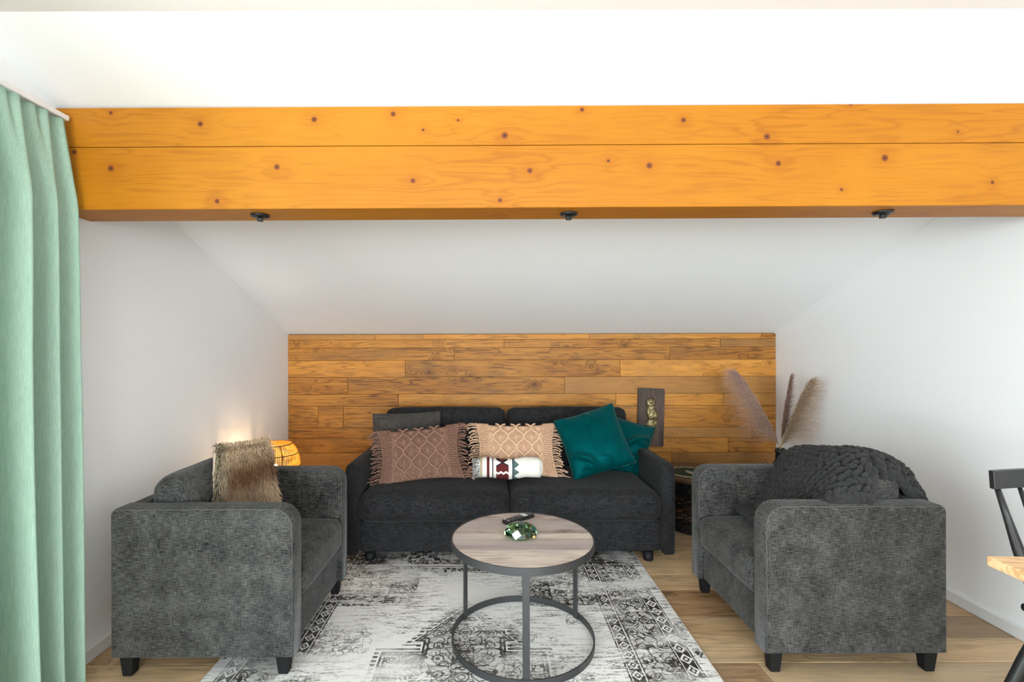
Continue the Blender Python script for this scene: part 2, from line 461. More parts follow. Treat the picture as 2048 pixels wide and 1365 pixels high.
tag(curtain, 'sage green linen curtain hanging in deep folds from the white rail to the floor', 'curtain')
rail = thing('curtain_rail', 'slim white curtain rail fixed high on the wall above the green curtain', 'rail', (0, 0, 0))
bm = B(); box(bm, -1.60, -1.556, -1.25, 1.772, 2.098, 2.117, .003, 1); obj('track', bm, M_trim, rail)
for y in (-1, -.2, .6, 1.35):
    bm = B(); box(bm, XL+.001, -1.59, y-.02, y+.02, 2.118, 2.15, .002, 1); obj('bracket', bm, M_trim, rail)

# ------------------------------------------------------------------ rug
g = G('distressed_oriental_rug', .95, .08); v = g.co(); x, y, zz = g.xyz(v)
wob = g.noise(v, 60, 2)-.5
x = x+wob*.004; y = y+(g.noise(g.vm(v, (1, 1, 1), (3, 7, 1)), 60, 2)-.5)*.004
dx = (x+.12).abs()                       # the design mirrors about the rug's middle
vv = g.vec(dx, y, 0.)
curl = g.noise(vv, 15, 1.2, .4, .8); vine = ((curl-.5).abs() < .022).max(((g.noise(g.vm(vv, (1, 1, 1), (5, 2, 0)), 26, 1, .4, .6)-.5).abs() < .03))
fl = g.voro(vv, 26, .45); flower = (fl < .16).max(fl.band(.3, .05))*(1-(fl < .07))
fb = g.voro(g.vm(vv, (1, 1, 1), (1, 1, 0)), 11, .25); rosette = fb.band(.3, .035).max(fb.band(.16, .03)).max(fb < .06)
def rect(a0, a1, b0, b1): return (dx > a0)*(dx < a1)*(y > b0)*(y < b1)
g_in, g_out = .672, .895                 # guard stripes of the side border
bead = (((y/.062).fract()-.5).abs()+((dx-g_in)/.05).abs())
bead2 = (((y/.07).fract()-.5).abs()+((dx-g_out)/.055).abs())
guard = dx.band(g_in, .024)*(1-(bead.band(.36, .09))*1.)*(1-(bead < .12))
guard = guard.max(dx.band(g_out, .026)*(1-bead2.band(.38, .1))*(1-(bead2 < .13)))
lines = dx.band(.640, .0035).max(dx.band(.705, .003)).max(dx.band(.862, .003)).max(dx.band(.928, .003)).max(y.band(2.755, .004)).max(y.band(2.45, .0035)*(dx > .26)*(dx < .64)).max(dx.band(.415, .003)*(y > 2.33)*(y < 2.75))
border_bg = (dx > .706)*(dx < .86)*.42
# stepped medallion
def bx_(w_, top): return (dx-w_).max(y-top)
md_ = bx_(.17, 2.122).min(bx_(.335, 1.974)).min((dx+(y-2.122)*.75-.155).max(2.05-y)).min(bx_(.50, 1.70))
med_in = md_ < 0
med_line = (md_.abs() < .0045).max((md_+.017).abs() < .0035).max((md_-.022).band(0, .010)*(((y*40).fract() > .45)))
dark_blk = rect(.275, .415, 2.33, 2.75).max(rect(.415, .66, 2.33, 2.44)).max(rect(0, .64, 2.68, 2.74)).max(y > 2.78)
dark_blk = dark_blk.max((dx > .93)*(g.noise(vv, 5, 1) > .5))
pat = vine*med_in*.9
pat = pat.max(rosette*med_in*.8).max(med_line).max(guard).max(lines)
pat = pat.max(dark_blk*(1-flower)*(1-vine*.7))
pat = pat.max((dx > .706)*(dx < .86)*(vine.max(rosette*.8)))
pat = pat.max((dx > .415)*(dx < .64)*(y > 2.45)*vine.max(rosette)*.9)
inner = (y < 2.33)*(dx < .64)*(md_ > .02)
pat = pat.max(inner*((vine*.7).max(flower*.6))*(g.noise(v, 3.2, 2) > .53))
bg = (med_in*.38).max(border_bg)
# wear: abrasion in streaks across the weft
w1 = g.noise(g.vm(v, (5, 30, 1)), 1, 5, .72); w2 = g.noise(g.vm(v, (60, 190, 1)), 1, 3, .7); w3 = g.noise(v, 1.9, 2, .5)
keep = (w1*.62+w2*.34+w3*.42+((y-2.0)*.05)).sst(.575, .69)
keep = keep*(g.noise(g.vm(v, (1, 1.6, 1), (8, 3, 0)), 2.6, 3, .6).sst(.36, .56)*.85+.15)
keepbg = (w1*.6+w2*.2+w3*.5).sst(.57, .72)
streak = (g.noise(g.vm(v, (9, 75, 1), (4, 9, 0)), 1, 4, .7)*.7+w2*.3).sst(.50, .58)*(g.noise(v, 2.3, 1)).sst(.30, .55)
cream = g.mix(w2, C(232, 228, 225), C(251, 248, 246))
c = g.mix(bg*keepbg, cream, C(112, 108, 104))
c = g.mix((pat*keep), c, g.mix(w2, C(34, 31, 29), C(78, 74, 70)))
c = g.mix(streak*.8*(w2 > .46), c, C(70, 66, 62))
g.col(c); g.bump(w2+pat*.6, .5, .002)
RX0, RX1, RY0, RY1 = -1.10, .862, .25, 3.12
bm = B(); box(bm, RX0, RX1, RY0, RY1, .0008, .0065, .002, 2)
rug = obj('rug', bm, g.m); tag(rug, 'worn grey and cream oriental rug lying under the round coffee table', 'rug')
M_bind = plain('cream_binding', C(196, 186, 170), .9, .1)
for xx in (RX0, RX1): obj('edge_binding', tube(B(), [(xx, RY0+(RY1-RY0)*i/40, .0042) for i in range(41)], .0034, 6), M_bind, rug)
ZR = .0072                               # top of the rug

# ------------------------------------------------------------------ upholstery
M_chair = fabric('charcoal_chenille', C(17, 17, 17), C(96, 95, 93), 1., 1.15, .75, .9, .16)
M_sofa = fabric('black_grey_weave', C(8, 8, 9), C(60, 59, 61), .8, .9, .25, .9, .06)
M_thread = plain('grey_piping', C(92, 91, 90), .8, .2)
M_leg = plain('black_wood_leg', C(15, 16, 19), .6, .3)
def rprof(x0, x1, z0, z1, r0, r1, n=7):
    """rectangle in XZ with rounded top corners (r0 at x0, r1 at x1)"""
    pts = [(x0, z0), (x1, z0)]
    for k in range(n+1):
        a = math.pi/2*k/n; pts.append((x1-r1+r1*math.cos(a), z1-r1+r1*math.sin(a)))
    for k in range(n+1):
        a = math.pi/2+math.pi/2*k/n; pts.append((x0+r0+r0*math.cos(a), z1-r0+r0*math.sin(a)))
    return pts
def slab(pts, y0, y1, bev, seg=3):
    bm = B(); prism(bm, pts, 1, y0, y1); bmesh.ops.recalc_face_normals(bm, faces=bm.faces)
    caps = [f for f in bm.faces if len(f.verts) > 4]
    es = list({e for f in caps for e in f.edges})
    bmesh.ops.bevel(bm, geom=es, offset=bev, segments=seg, profile=.5, affect='EDGES')
    for f in bm.faces: f.smooth = True
    return bm
def mirror_x(bm, d):
    if d < 0:
        for v in bm.verts: v.co.x = -v.co.x
    return bm
def armchair(label, xback, y0, d, on_rug_front):
    t = thing('armchair', label, 'armchair', (xback, y0, 0), 'pair of charcoal armchairs')
    Dp, Wd, A = .692, .69, .092
    def put(name, bm, mat=M_chair, parent=t, smooth=False): return obj(name, mirror_x(bm, d), mat, parent, smooth)
    for ya in (0, Wd-A):
        pr = rprof(0, Dp, .085, .652, .028, .075)
        arm = put('arm', slab(pr, ya, ya+A, .013))
        path = rprof(.008, Dp-.004, .09, .648, .024, .071)
        for yy in ((ya+.0035,) if ya == 0 else (ya+.0035, ya+A-.0035)):
            put('piping', tube(B(), [(p[0], yy, p[1]) for p in path[1:]], .0016, 5), M_thread, arm)
    put('base', box(B(), .02, Dp-.022, A+.001, Wd-A-.001, .088, .262, .012, 3))
    bm = slab(rprof(.0, .075, .09, .645, .02, .02), A+.001, Wd-A-.001, .012); put('back_frame', bm)
    cw = Wd-2*A-.004
    bm = rbox(B(), (.265+(Dp+.008-.265)/2, Wd/2, .338), (Dp+.008-.265, cw, .155), .04, 12, (.004, 0, .014), .003, 3); put('seat_cushion', bm)
    bm = rbox(B(), (0, 0, 0), (.165, cw, .335), .06, 12, (.02, 0, .012), .004, 5)
    m = Matrix.Translation((.166, Wd/2, .572)) @ Matrix.Rotation(R(-5), 4, 'Y')
    bmesh.ops.transform(bm, matrix=m, verts=bm.verts); put('back_cushion', bm)
    for (lx, ly) in ((.045, .045), (.045, Wd-.045), (Dp-.05, .045), (Dp-.05, Wd-.045)):
        z0 = ZR if (on_rug_front and lx > .3) else .0006
        bm = B(); a, b = .026, .0185
        top = [bm.verts.new((lx+sx*a, ly+sy*a, .0875)) for sx, sy in ((-1, -1), (1, -1), (1, 1), (-1, 1))]
        bot = [bm.verts.new((lx+sx*b, ly+sy*b, z0)) for sx, sy in ((-1, -1), (1, -1), (1, 1), (-1, 1))]
        bm.faces.new(top); bm.faces.new(bot[::-1])
        for k in range(4): bm.faces.new((top[k], top[(k+1) % 4], bot[(k+1) % 4], bot[k]))
        bmesh.ops.bevel(bm, geom=bm.edges[:], offset=.003, segments=1, affect='EDGES')
        put('leg', bm, M_leg)
    return t
armchair('charcoal armchair beside the green curtain, holding the fur cushion', -1.447, 1.812, 1, True)
armchair('charcoal armchair with the chunky knit blanket thrown over it', 1.733, 1.826, -1, False)

sofa = thing('sofa', 'long dark grey two-cushion sofa against the timber wall', 'sofa', (.103, 2.80, 0))
SW, SD = .969, .98                       # half width, depth
bm = B(); box(bm, -SW+.083, SW-.083, .035, SD-.02, .055, .238, .012, 3); obj('base', bm, M_sofa, sofa)
for s in (-1, 1):
    x0, x1 = (-SW, -SW+.083) if s < 0 else (SW-.083, SW)
    bm = B()
    prism(bm, [(0, .05), (SD-.04, .05), (SD-.04, .575), (.05, .575), (.022, .566), (.008, .548), (0, .52)], 0, x0, x1)
    bmesh.ops.recalc_face_normals(bm, faces=bm.faces)
    es = list({e for f in bm.faces if len(f.verts) > 4 for e in f.edges})
    bmesh.ops.bevel(bm, geom=es, offset=.024, segments=4, profile=.5, affect='EDGES')
    for f in bm.faces: f.smooth = True
    arm = obj('arm', bm, M_sofa, sofa)
    cw = SW-.083-.003
    cx = s*(cw/2+.002)
    bm = rbox(B(), (cx, .325, .328), (cw, .70, .178), .06, 14, (0, .012, .016), .004, 2+s); obj('seat_cushion', bm, M_sofa, sofa)
    bm = rbox(B(), (0, 0, 0), (cw, .17, .44), .055, 12, (0, .02, .006), .003, 9+s)
    bmesh.ops.transform(bm, matrix=Matrix.Translation((cx, .755, .60)) @ Matrix.Rotation(R(-9), 4, 'X'), verts=bm.verts)
    obj('back_cushion', bm, M_sofa, sofa)
bm = B(); box(bm, -SW+.06, SW-.06, .86, SD-.02, .06, .72, .02, 3); obj('back_frame', bm, M_sofa, sofa)
for lx, ly in ((-.83, .05), (.82, .05), (-.83, SD-.09), (.82, SD-.09)):
    bm = B(); z0 = ZR if (lx < 0 and ly < .3) else .0006
    lathe(bm, [(0, z0), (.026, z0), (.029, z0+.004), (.030, .0545), (0, .0545)], 20); bmesh.ops.translate(bm, vec=(lx, ly, 0), verts=bm.verts); obj('leg', bm, M_leg, sofa)

# ------------------------------------------------------------------ pillows
def pillow_fn(wd, ht, th, pinch=.07, taper=0, sag=0):
    def f(u, v, side=1):
        x = wd/2*u*(1-pinch*(1-v*v)*abs(u)**3)*(1-taper*(v+1)/2)
        z = ht/2*v*(1-pinch*(1-u*u)*abs(v)**3)
        e = max(0, (1-u*u))*max(0, (1-v*v))
        y = -side*th/2*(e**.42)*(1-sag*v)
        return Vector((x, y, z))
    return f
def pillow_mesh(f, n=26, wrinkle=0, seed=0, wfn=None):
    bm = B(); G_ = {}
    for side in (1, -1):
        for i in range(n+1):
            for j in range(n+1):
                edge = i in (0, n) or j in (0, n)
                if side == -1 and edge: G_[(side, i, j)] = G_[(1, i, j)]; continue
                u, v = -math.cos(math.pi*i/n), -math.cos(math.pi*j/n)
                u = .6*u+.4*(2*i/n-1); v = .6*v+.4*(2*j/n-1)
                p = f(u, v, side)
                if wrinkle: p += mnoise.noise_vector(p*9+Vector((seed, 0, 0)))*wrinkle
                if wfn and side == 1: p.y -= wfn(u, v)
                G_[(side, i, j)] = bm.verts.new(p)
    for side in (1, -1):
        for i in range(n):
            for j in range(n):
                q = [G_[(side, i, j)], G_[(side, i+1, j)], G_[(side, i+1, j+1)], G_[(side, i, j+1)]]
                fc = bm.faces.new(q if side == 1 else q[::-1]); fc.smooth = True
    return bm
def place(o, c, lean=20, roll=0, yaw=0):
    o.matrix_basis = Matrix.Translation(c) @ Matrix.Rotation(R(yaw), 4, 'Z') @ Matrix.Rotation(R(-lean), 4, 'X') @ Matrix.Rotation(R(roll), 4, 'Y')
def edge_path(f, off=1.0, n=24):
    pts = []
    for k in range(n): pts.append(f(-1+2*k/n, -1))
    for k in range(n): pts.append(f(1, -1+2*k/n))
    for k in range(n): pts.append(f(1-2*k/n, 1))
    for k in range(n): pts.append(f(-1, 1-2*k/n))
    return pts
# --- flanged grey cushion
M_grey = fabric('grey_linen', C(40, 39, 39), C(98, 92, 87), 1.1, .8, .4, .92, .1)
t = thing('cushion', 'plain dark grey flanged cushion behind the brown macrame cushion', 'cushion', (0, 0, 0), 'cushions on the sofa')
f = pillow_fn(.41, .42, .12, .04); obj('filling', pillow_mesh(f, 22, .004, 4), M_grey, t)
bm = B(); n = 20
f2 = pillow_fn(.475, .475, 0.0, .03)
ring_o = edge_path(f2); ring_i = edge_path(pillow_fn(.40, .41, 0, .04)); N = len(ring_o)
vo = [[bm.verts.new(p+Vector((0, s*.003+.006*math.sin(9*p.x+7*p.z), 0))) for p in ring_o] for s in (-1, 1)]
vi = [[bm.verts.new(p+Vector((0, s*.003, 0))) for p in ring_i] for s in (-1, 1)]
for k in range(N):
    k2 = (k+1) % N
    bm.faces.new((vo[0][k], vo[0][k2], vi[0][k2], vi[0][k])); bm.faces.new((vo[1][k2], vo[1][k], vi[1][k], vi[1][k2]))
    bm.faces.new((vo[0][k2], vo[0][k], vo[1][k], vo[1][k2]))
obj('flange', bm, M_grey, t, True)
place(t, P(813, 893, 3.33), 15, -1.5, 4)
# --- teal velvet cushions
def velvet(name, a, b):
    g = G(name, .42, .45); v = g.co(); n = g.noise(v, 14, 4, .6)
    g.col(g.mix(n, a, b)); g.set('Sheen Weight', 1.); g.set('Sheen Roughness', .25); g.set('Sheen Tint', C(0, 170, 175)); g.set('Specular Tint', C(30, 190, 195))
    g.bump(g.noise(v, 700, 2), .15, .0006); return g.m
M_teal = velvet('teal_velvet', C(0, 42, 44), C(0, 66, 68))
M_tealpipe = plain('teal_piping', C(6, 44, 44), .6, .3)
def teal(label, c, lean, roll, yaw, wfn, size=.415):
    t = thing('cushion', label, 'cushion', (0, 0, 0), 'cushions on the sofa')
    f = pillow_fn(size, size, .15, .06); obj('velvet_cover', pillow_mesh(f, 44, .006, roll, wfn), M_teal, t)
    bm = B(); tube(bm, [p for p in edge_path(f)], .0035, 6, closed=True); obj('piping', bm, M_tealpipe, t)
    place(t, c, lean, roll, yaw)
def ridge(u, v, a, b, w_, h):
    ax, ay = a; bx, by = b; L = math.hypot(bx-ax, by-ay)
    s = ((u-ax)*(bx-ax)+(v-ay)*(by-ay))/L; d = ((u-ax)*(by-ay)-(v-ay)*(bx-ax))/L
    d += .12*math.sin(math.pi*max(0, min(1, s/L)))
    if s < 0 or s > L: return 0
    return h*math.exp(-(d/w_)**2)*math.sin(math.pi*s/L)**.7
def wf_front(u, v):
    return 1.9*(ridge(u, v, (-.95, -.25), (-.15, -.85), .07, .016)+ridge(u, v, (-.7, -.75), (-.35, -.95), .05, .008)+ridge(u, v, (.0, -.55), (.2, -.95), .05, .008)+ridge(u, v, (-.1, .98), (-.05, .55), .07, .008)+ridge(u, v, (-.95, .85), (-.6, .9), .06, .007))
def wf_back(u, v):
    return 2.2*(ridge(u, v, (.05, -.15), (.95, .55), .08, .022)+ridge(u, v, (.35, -.55), (.98, -.2), .06, .014)+ridge(u, v, (.5, -.75), (.98, -.5), .05, .012)+ridge(u, v, (.1, -.85), (.95, -.93), .05, .012)+ridge(u, v, (.5, .2), (.95, .1), .05, .012))
teal('teal velvet cushion with a large smooth face, leaning in front of its twin', P(1187, 884, 3.13), 24, -18, -6, wf_front)
teal('crumpled teal velvet cushion tucked behind its smooth twin by the sofa arm', P(1238, 893, 3.36), 22, 17, -10, wf_back, .40)
# --- macrame cushions
def cord_mat(name, a, b):
    g = G(name, .9, .15); v = g.co(); n = g.noise(v, 420, 3, .6); n2 = g.noise(v, 12, 2)
    g.col(g.mix(n*.7+n2*.3, a, b)); g.bump(n, .5, .001); return g.m
def macrame(label, c, lean, roll, yaw, mat, basemat, seed):
    rs = random.Random(seed)
    t = thing('macrame_cushion', label, 'cushion', (0, 0, 0), 'cushions on the sofa')
    f = pillow_fn(.54, .375, .155, .13); obj('cover', pillow_mesh(pillow_fn(.535, .37, .112, .13), 24), basemat, t)
    def sf(u, v, lift=0):
        p = f(u, v); e = 1e-3
        du = f(min(1, u+e), v)-f(u-e, v); dv = f(u, min(1, v+e))-f(u, v-e); nrm = dv.cross(du)
        nrm = nrm.normalized() if nrm.length > 1e-12 else Vector((0, -1, 0))
        if nrm.y > 0: nrm = -nrm
        return p+nrm*lift
    a, b, U = .186, .37, .66
    bm = B()
    for i in range(-4, 5):
        for j in range(-3, 4):
            if (i+j) % 2: continue
            for dj in (1, -1):
                pts = []
                for k in range(11):
                    s = k/10; s2 = s*s*(3-2*s)
                    u = a*(i+s*.55+s2*.45)-.0; v = b*(j+dj*(s*.9+.1*s2))
                    v += .03*math.sin(2*math.pi*s)*dj
                    if abs(u) <= U and abs(v) <= .97: pts.append(sf(u, v, .009))
                if len(pts) > 2: tube(bm, pts, .0056, 6)
    obj('cord_lattice', bm, mat, t)
    bm = B()
    for i in range(-3, 4):
        for j in range(-3, 4):
            if (i+j) % 2 == 0: continue
            uc, vc = a*i, b*j
            if abs(uc) > U or abs(vc) > .98: continue
            for k in range(18):
                an = 2*math.pi*k/18
                l = .80/(abs(math.cos(an))+abs(math.sin(an)))**.6
                p0 = (uc+a*.10*math.cos(an), vc+b*.12*math.sin(an)); p1 = (uc+a*l*math.cos(an), vc+b*l*math.sin(an))
                pts = []
                for s in (0, .5, 1):
                    u = p0[0]+(p1[0]-p0[0])*s; v = p0[1]+(p1[1]-p0[1])*s
                    if abs(u) < U and abs(v) < .97: pts.append(sf(u, v, -.003+.006*(1-s)))
                if len(pts) > 1: tube(bm, pts, .0021, 4, cap=False)
            tube(bm, [sf(uc, max(-.95, min(.95, vc+b*.22*k)), .006) for k in (-1, 0, 1)], [.003, .0065, .003], 6)
    obj('flower_stitches', bm, mat, t)
    for s in (-1, 1):
        bm = B(); nu, nv = 6, 25
        for i in range(nu):
            for j in range(nv):
                u = s*(U+.03+(.97-U-.03)*(i+.5*(j % 2))/nu); v = -.95+1.9*j/(nv-1)
                p = sf(u, v, .001)
                ico(bm, p, (.0054, .0085, .0060), 1, Euler((0, rs.uniform(.5, 1.1), 0)).to_matrix())
        tube(bm, [sf(s*.985, -1+2*k/24, .001) for k in range(25)], .0042, 6)
        obj('knot_panel', bm, mat, t)
        bm = B()
        for k in range(44):
            v = -1+2*(k+rs.random()*.6)/44
            p = f(s*1., v); L = rs.uniform(.05, .085); dr = rs.uniform(.3, 1.1); yj = rs.uniform(-.5, .3)
            pts = [p]; q = p.copy(); d = Vector((s*1., yj, .25)).normalized()
            for m in range(5):
                q = q+d*L/5; pts.append(q.copy()); d = (d+Vector((0, -.03, -.32*dr))).normalized()
            tube(bm, pts, .0024, 5); ico(bm, pts[-1], .0042, 1)
        obj('fringe', bm, mat, t)
    place(t, c, lean, roll, yaw)
M_brown = cord_mat('mauve_brown_cord', C(128, 94, 80), C(170, 130, 112)); M_brownb = M_brown
M_peach = cord_mat('peach_cord', C(206, 164, 132), C(238, 202, 172)); M_peachb = M_peach
macrame('mauve brown macrame cushion with side fringes, leaning on the grey cushion', P(840, 909, 3.10), 30, -5, 5, M_brown, M_brownb, 3)
macrame('peach macrame cushion with side fringes, standing behind the rolled patterned textile', P(1031, 901, 3.17), 27, 0, 0, M_peach, M_peachb, 5)
# --- rolled patterned throw
g = G('woven_pattern', .9, .15); v = g.co(); x, y, zz = g.xyz(v)
u = (x+.205)/.41; tz = (zz+.06)/.12
W_, MR, BK, TL = C(236, 230, 222), C(96, 38, 40), C(34, 36, 44), C(84, 104, 104)
c = g.mix(1., W_, g.mix(g.noise(v, 300, 2), C(222, 216, 208), W_))
c = g.mix(u.band(.195, .02), c, MR); c = g.mix(u.band(.265, .008), c, BK)
zig = ((u*13).fract()-.5).abs()*.5
blk = (u > .315)*(u < .50)*(1-(tz-.2-zig*.35).band(0.12, .055))*(1-((tz-.86).abs() < (u-.41).abs()*1.6)*(tz > .66))
c = g.mix(blk, c, MR)
c = g.mix(((tz-.86).abs()-(u-.41).abs()*1.6).band(0, .03)*(u > .315)*(u < .50)*(tz > .62), c, BK)
c = g.mix((u > .555)*(u < .568), c, BK)
c = g.mix((u > .568)*(u < .585+((tz*2.6).fract()-.5).abs()*.15), c, TL)
c = g.mix((u < .105), c, g.mix(g.noise(g.vm(v, (200, 200, 260)), 1, 2) > .5, C(226, 222, 216), C(38, 40, 50)))
c = g.mix(((u > .075)*(u < .11)), c, C(176, 160, 134))
g.col(c); g.bump(g.noise(v, 420, 2), .4, .001)
t = thing('rolled_throw', 'rolled white woven throw with maroon and teal pattern in front of the peach cushion', 'throw', P(1016, 937, 2.975), 'cushions on the sofa')
t.pop('group') if 'group' in t else None
bm = B(); n, mseg = 30, 26; rings = []
for i in range(n+1):
    s = i/n; xx = -.205+.41*s; ee = min(1, min(s, 1-s)*16+.35)**.4
    ring = []
    for k in range(mseg):
        a = 2*math.pi*k/mseg; rr = ee*(1+.02*math.sin(5*a+9*s)+.018*math.sin(3*a+31*s)*(s > .6))
        sag_ = .006*math.sin(3.1*s*math.pi)
        ring.append(bm.verts.new((xx+.004*math.sin(a*2+s*5), math.copysign(abs(math.cos(a))**.85, math.cos(a))*.052*rr, math.copysign(abs(math.sin(a))**.8, math.sin(a))*.061*rr+sag_)))
    rings.append(ring)
for i in range(n):
    for k in range(mseg):
        fc = bm.faces.new((rings[i][k], rings[i][(k+1) % mseg], rings[i+1][(k+1) % mseg], rings[i+1][k])); fc.smooth = True
bm.faces.new(rings[0]); bm.faces.new(rings[-1][::-1])
obj('roll', bm, g.m, t)
bm = B(); sp = []
for k in range(60):
    a = k*.34; r = .05*(1-k/64); sp.append((.2055, r*math.cos(a)*.9, r*math.sin(a)))
tube(bm, sp, .003, 5); obj('fold_edge', bm, plain('cream_cotton', C(232, 228, 222), .9, .1, 0, .06), t)
bm = B(); rs = random.Random(4)
for k in range(170):
    a = rs.uniform(0, 2*math.pi); p = Vector((-.200, .05*math.cos(a)*rs.uniform(.6, 1), .058*math.sin(a)*rs.uniform(.7, 1)))
    tube(bm, [p, p+Vector((-.010, rs.uniform(-.006, .006), rs.uniform(-.004, .006))), p+Vector((rs.uniform(-.024, -.014), rs.uniform(-.01, .01), rs.uniform(-.014, .01)))], .0014, 4)
fr = obj('tassel_fringe', bm, (lambda g: (g.col(g.mix(g.noise(g.co(), 240, 1) > .5, C(220, 216, 208), C(44, 46, 56))), g.m)[1])(G('flecked_yarn', .9, .1)), t)
# --- fur cushion on the left armchair
t = thing('fur_cushion', 'shaggy brown and cream fur cushion propped on the armchair by the curtain', 'cushion')
f = pillow_fn(.31, .43, .13, .05, .30); base = obj('backing', pillow_mesh(f, 22, .004, 8), plain('pale_suede', C(214, 190, 172), .95, .1, 0, .08, 20), t)
rs = random.Random(11); vs, fs, cs = [], [], []
def furcol(u, v, k):
    a = mnoise.noise(Vector((u*1.6+3, v*1.9, 0)))+.35*mnoise.noise(Vector((u*5, v*5, 4)))
    mid = math.exp(-((v-.30-.10*u)/.40)**2)*max(.2, min(1, (u+.75)*2.2))
    warm = max(0, min(1, .08+mid*1.0+a*.3))
    lo = (.60, .43, .28); br = (.13, .06, .028); gr = (.36, .29, .19); dk = (.05, .036, .025)
    c_ = [lo[i]*(1-warm)+br[i]*warm for i in range(3)]
    left = max(0, min(1, (-.30-u)*2.6+.3*a))+max(0, min(1, (-.5-v)*1.6-u*1.0-.1))*.6; left = min(1, left)
    src = dk if rs.random() < .45 else gr
    c_ = [c_[i]*(1-left)+src[i]*left for i in range(3)]
    j = rs.uniform(.55, 1.3)
    return [min(1, q*j) for q in c_]
for k in range(20000):
    u, v = rs.uniform(-.86, 1), rs.uniform(-1, 1)
    p = f(u, v); L = rs.uniform(.02, .042)
    q = f(u*.97, v*.97); nrm = Vector((u*.25, -1, v*.2)).normalized()
    if abs(u) > .9 or abs(v) > .9: nrm = Vector((u*.8, -.5, v*.8)).normalized()
    cl = mnoise.noise_vector(Vector((u*3, v*3, 1)))+mnoise.noise_vector(Vector((u*11, v*11, 5)))*.9
    d = (nrm*.55+Vector((.25*cl.x+.12, 0, -.75+.45*cl.z))+Vector((rs.gauss(0, .15), rs.gauss(0, .1), rs.gauss(0, .15)))).normalized()
    if v > .80 and rs.random() < .6: d = (nrm*.8+Vector((rs.gauss(0, .2), 0, .3))).normalized(); L *= .6
    sd = d.cross(Vector((rs.gauss(0, .3), -1, rs.gauss(0, .3)))).normalized()*.0011
    b0 = len(vs); col_ = furcol(u, v, k)
    p1 = p+d*L*.55+nrm*.004; p2 = p+d*L+Vector((0, 0, -.006))
    vs += [p-sd*1.2, p+sd*1.2, p1+sd, p1-sd, p2]; fs += [(b0, b0+1, b0+2, b0+3), (b0+3, b0+2, b0+4)]
    cs += [col_]*5
me = bpy.data.meshes.new('fur'); me.from_pydata([tuple(a) for a in vs], [], fs)
at = me.color_attributes.new('hair', 'FLOAT_COLOR', 'POINT')
for i, c_ in enumerate(cs): at.data[i].color = (*c_, 1)
g = G('fur_hair', .6, .25); g.col(g.attr('hair')); fur = link('fur', me, g.m, t); tag(fur, kind='stuff')
place(t, Vector((-1.098, 2.12, .632)), 16, -4, 22)

# ------------------------------------------------------------------ chunky knit blanket
g = G('grey_wool_roving', .95, .1); v = g.co(); n = g.noise(g.vm(v, (120, 120, 120)), 1, 3, .6); n2 = g.noise(v, 14, 3)
g.col(g.mix(n*.6+n2*.4, C(12, 12, 12), C(68, 68, 67))); g.set('Sheen Weight', .12); g.bump(n, .7, .003); M_wool = g.m
prof = [(1.752, .520), (1.768, .60), (1.772, .685), (1.742, .745), (1.68, .782), (1.60, .800), (1.51, .792), (1.43, .755), (1.37, .69), (1.315, .615), (1.265, .535), (1.21, .475), (1.15, .462)]
def blanket(s, tt):
    k = s*(len(prof)-1); i = min(len(prof)-2, int(k)); fr_ = k-i
    def pt(i): return Vector(prof[max(0, min(len(prof)-1, i))])
    p0, p1, p2, p3 = pt(i-1), pt(i), pt(i+1), pt(i+2)
    q = .5*((2*p1)+(p2-p0)*fr_+(2*p0-5*p1+4*p2-p3)*fr_**2+(3*p1-p0-3*p2+p3)*fr_**3)
    edge = max(0, (.16-tt)/.16); 
    sh = .075*tt*max(0, min(1, (s-.35)*2.2))
    xx = q.x+sh-(.02*edge if s > .45 else 0)
    zz = q.y-.062*tt**1.3
    fall = max(0, 1-tt/.26); cover = max(0, min(1, (s-.44)/.08))
    if cover > 0:                                  # the near side tumbles over the end of the cushion onto the arm
        tgt = min(zz, .672)
        zz = zz+(tgt-zz)*fall**1.6*cover
    else: zz -= (.045+.075*max(0, min(1, (.38-s)/.08)))*fall**1.5*(1 if s > .1 else s*10)
    lump = mnoise.noise(Vector((s*6, tt*3, 2)))*.02+mnoise.noise(Vector((s*3, tt*2, 7)))*.018
    yy = 1.955+.455*tt-.085*max(0, 1-tt/.3)*max(0, min(1, (s-.44)/.08))
    return Vector((xx, yy, max(zz+lump, .445)))
t = thing('knit_blanket', 'chunky dark grey hand-knit blanket heaped over the armchair back', 'blanket')
bm = B(); n1, n2_ = 40, 22; gr = [[None]*(n2_+1) for _ in range(n1+1)]
for i in range(n1+1):
    for j in range(n2_+1): gr[i][j] = bm.verts.new(blanket(i/n1, j/n2_))
for i in range(n1):
    for j in range(n2_):
        fc = bm.faces.new((gr[i][j], gr[i+1][j], gr[i+1][j+1], gr[i][j+1])); fc.smooth = True
ub = obj('ground', bm, M_wool, t); md = ub.modifiers.new('thick', 'SOLIDIFY'); md.thickness = .016; md.offset = 0
bm = B(); rs = random.Random(21); ncol, nrow = 12, 31
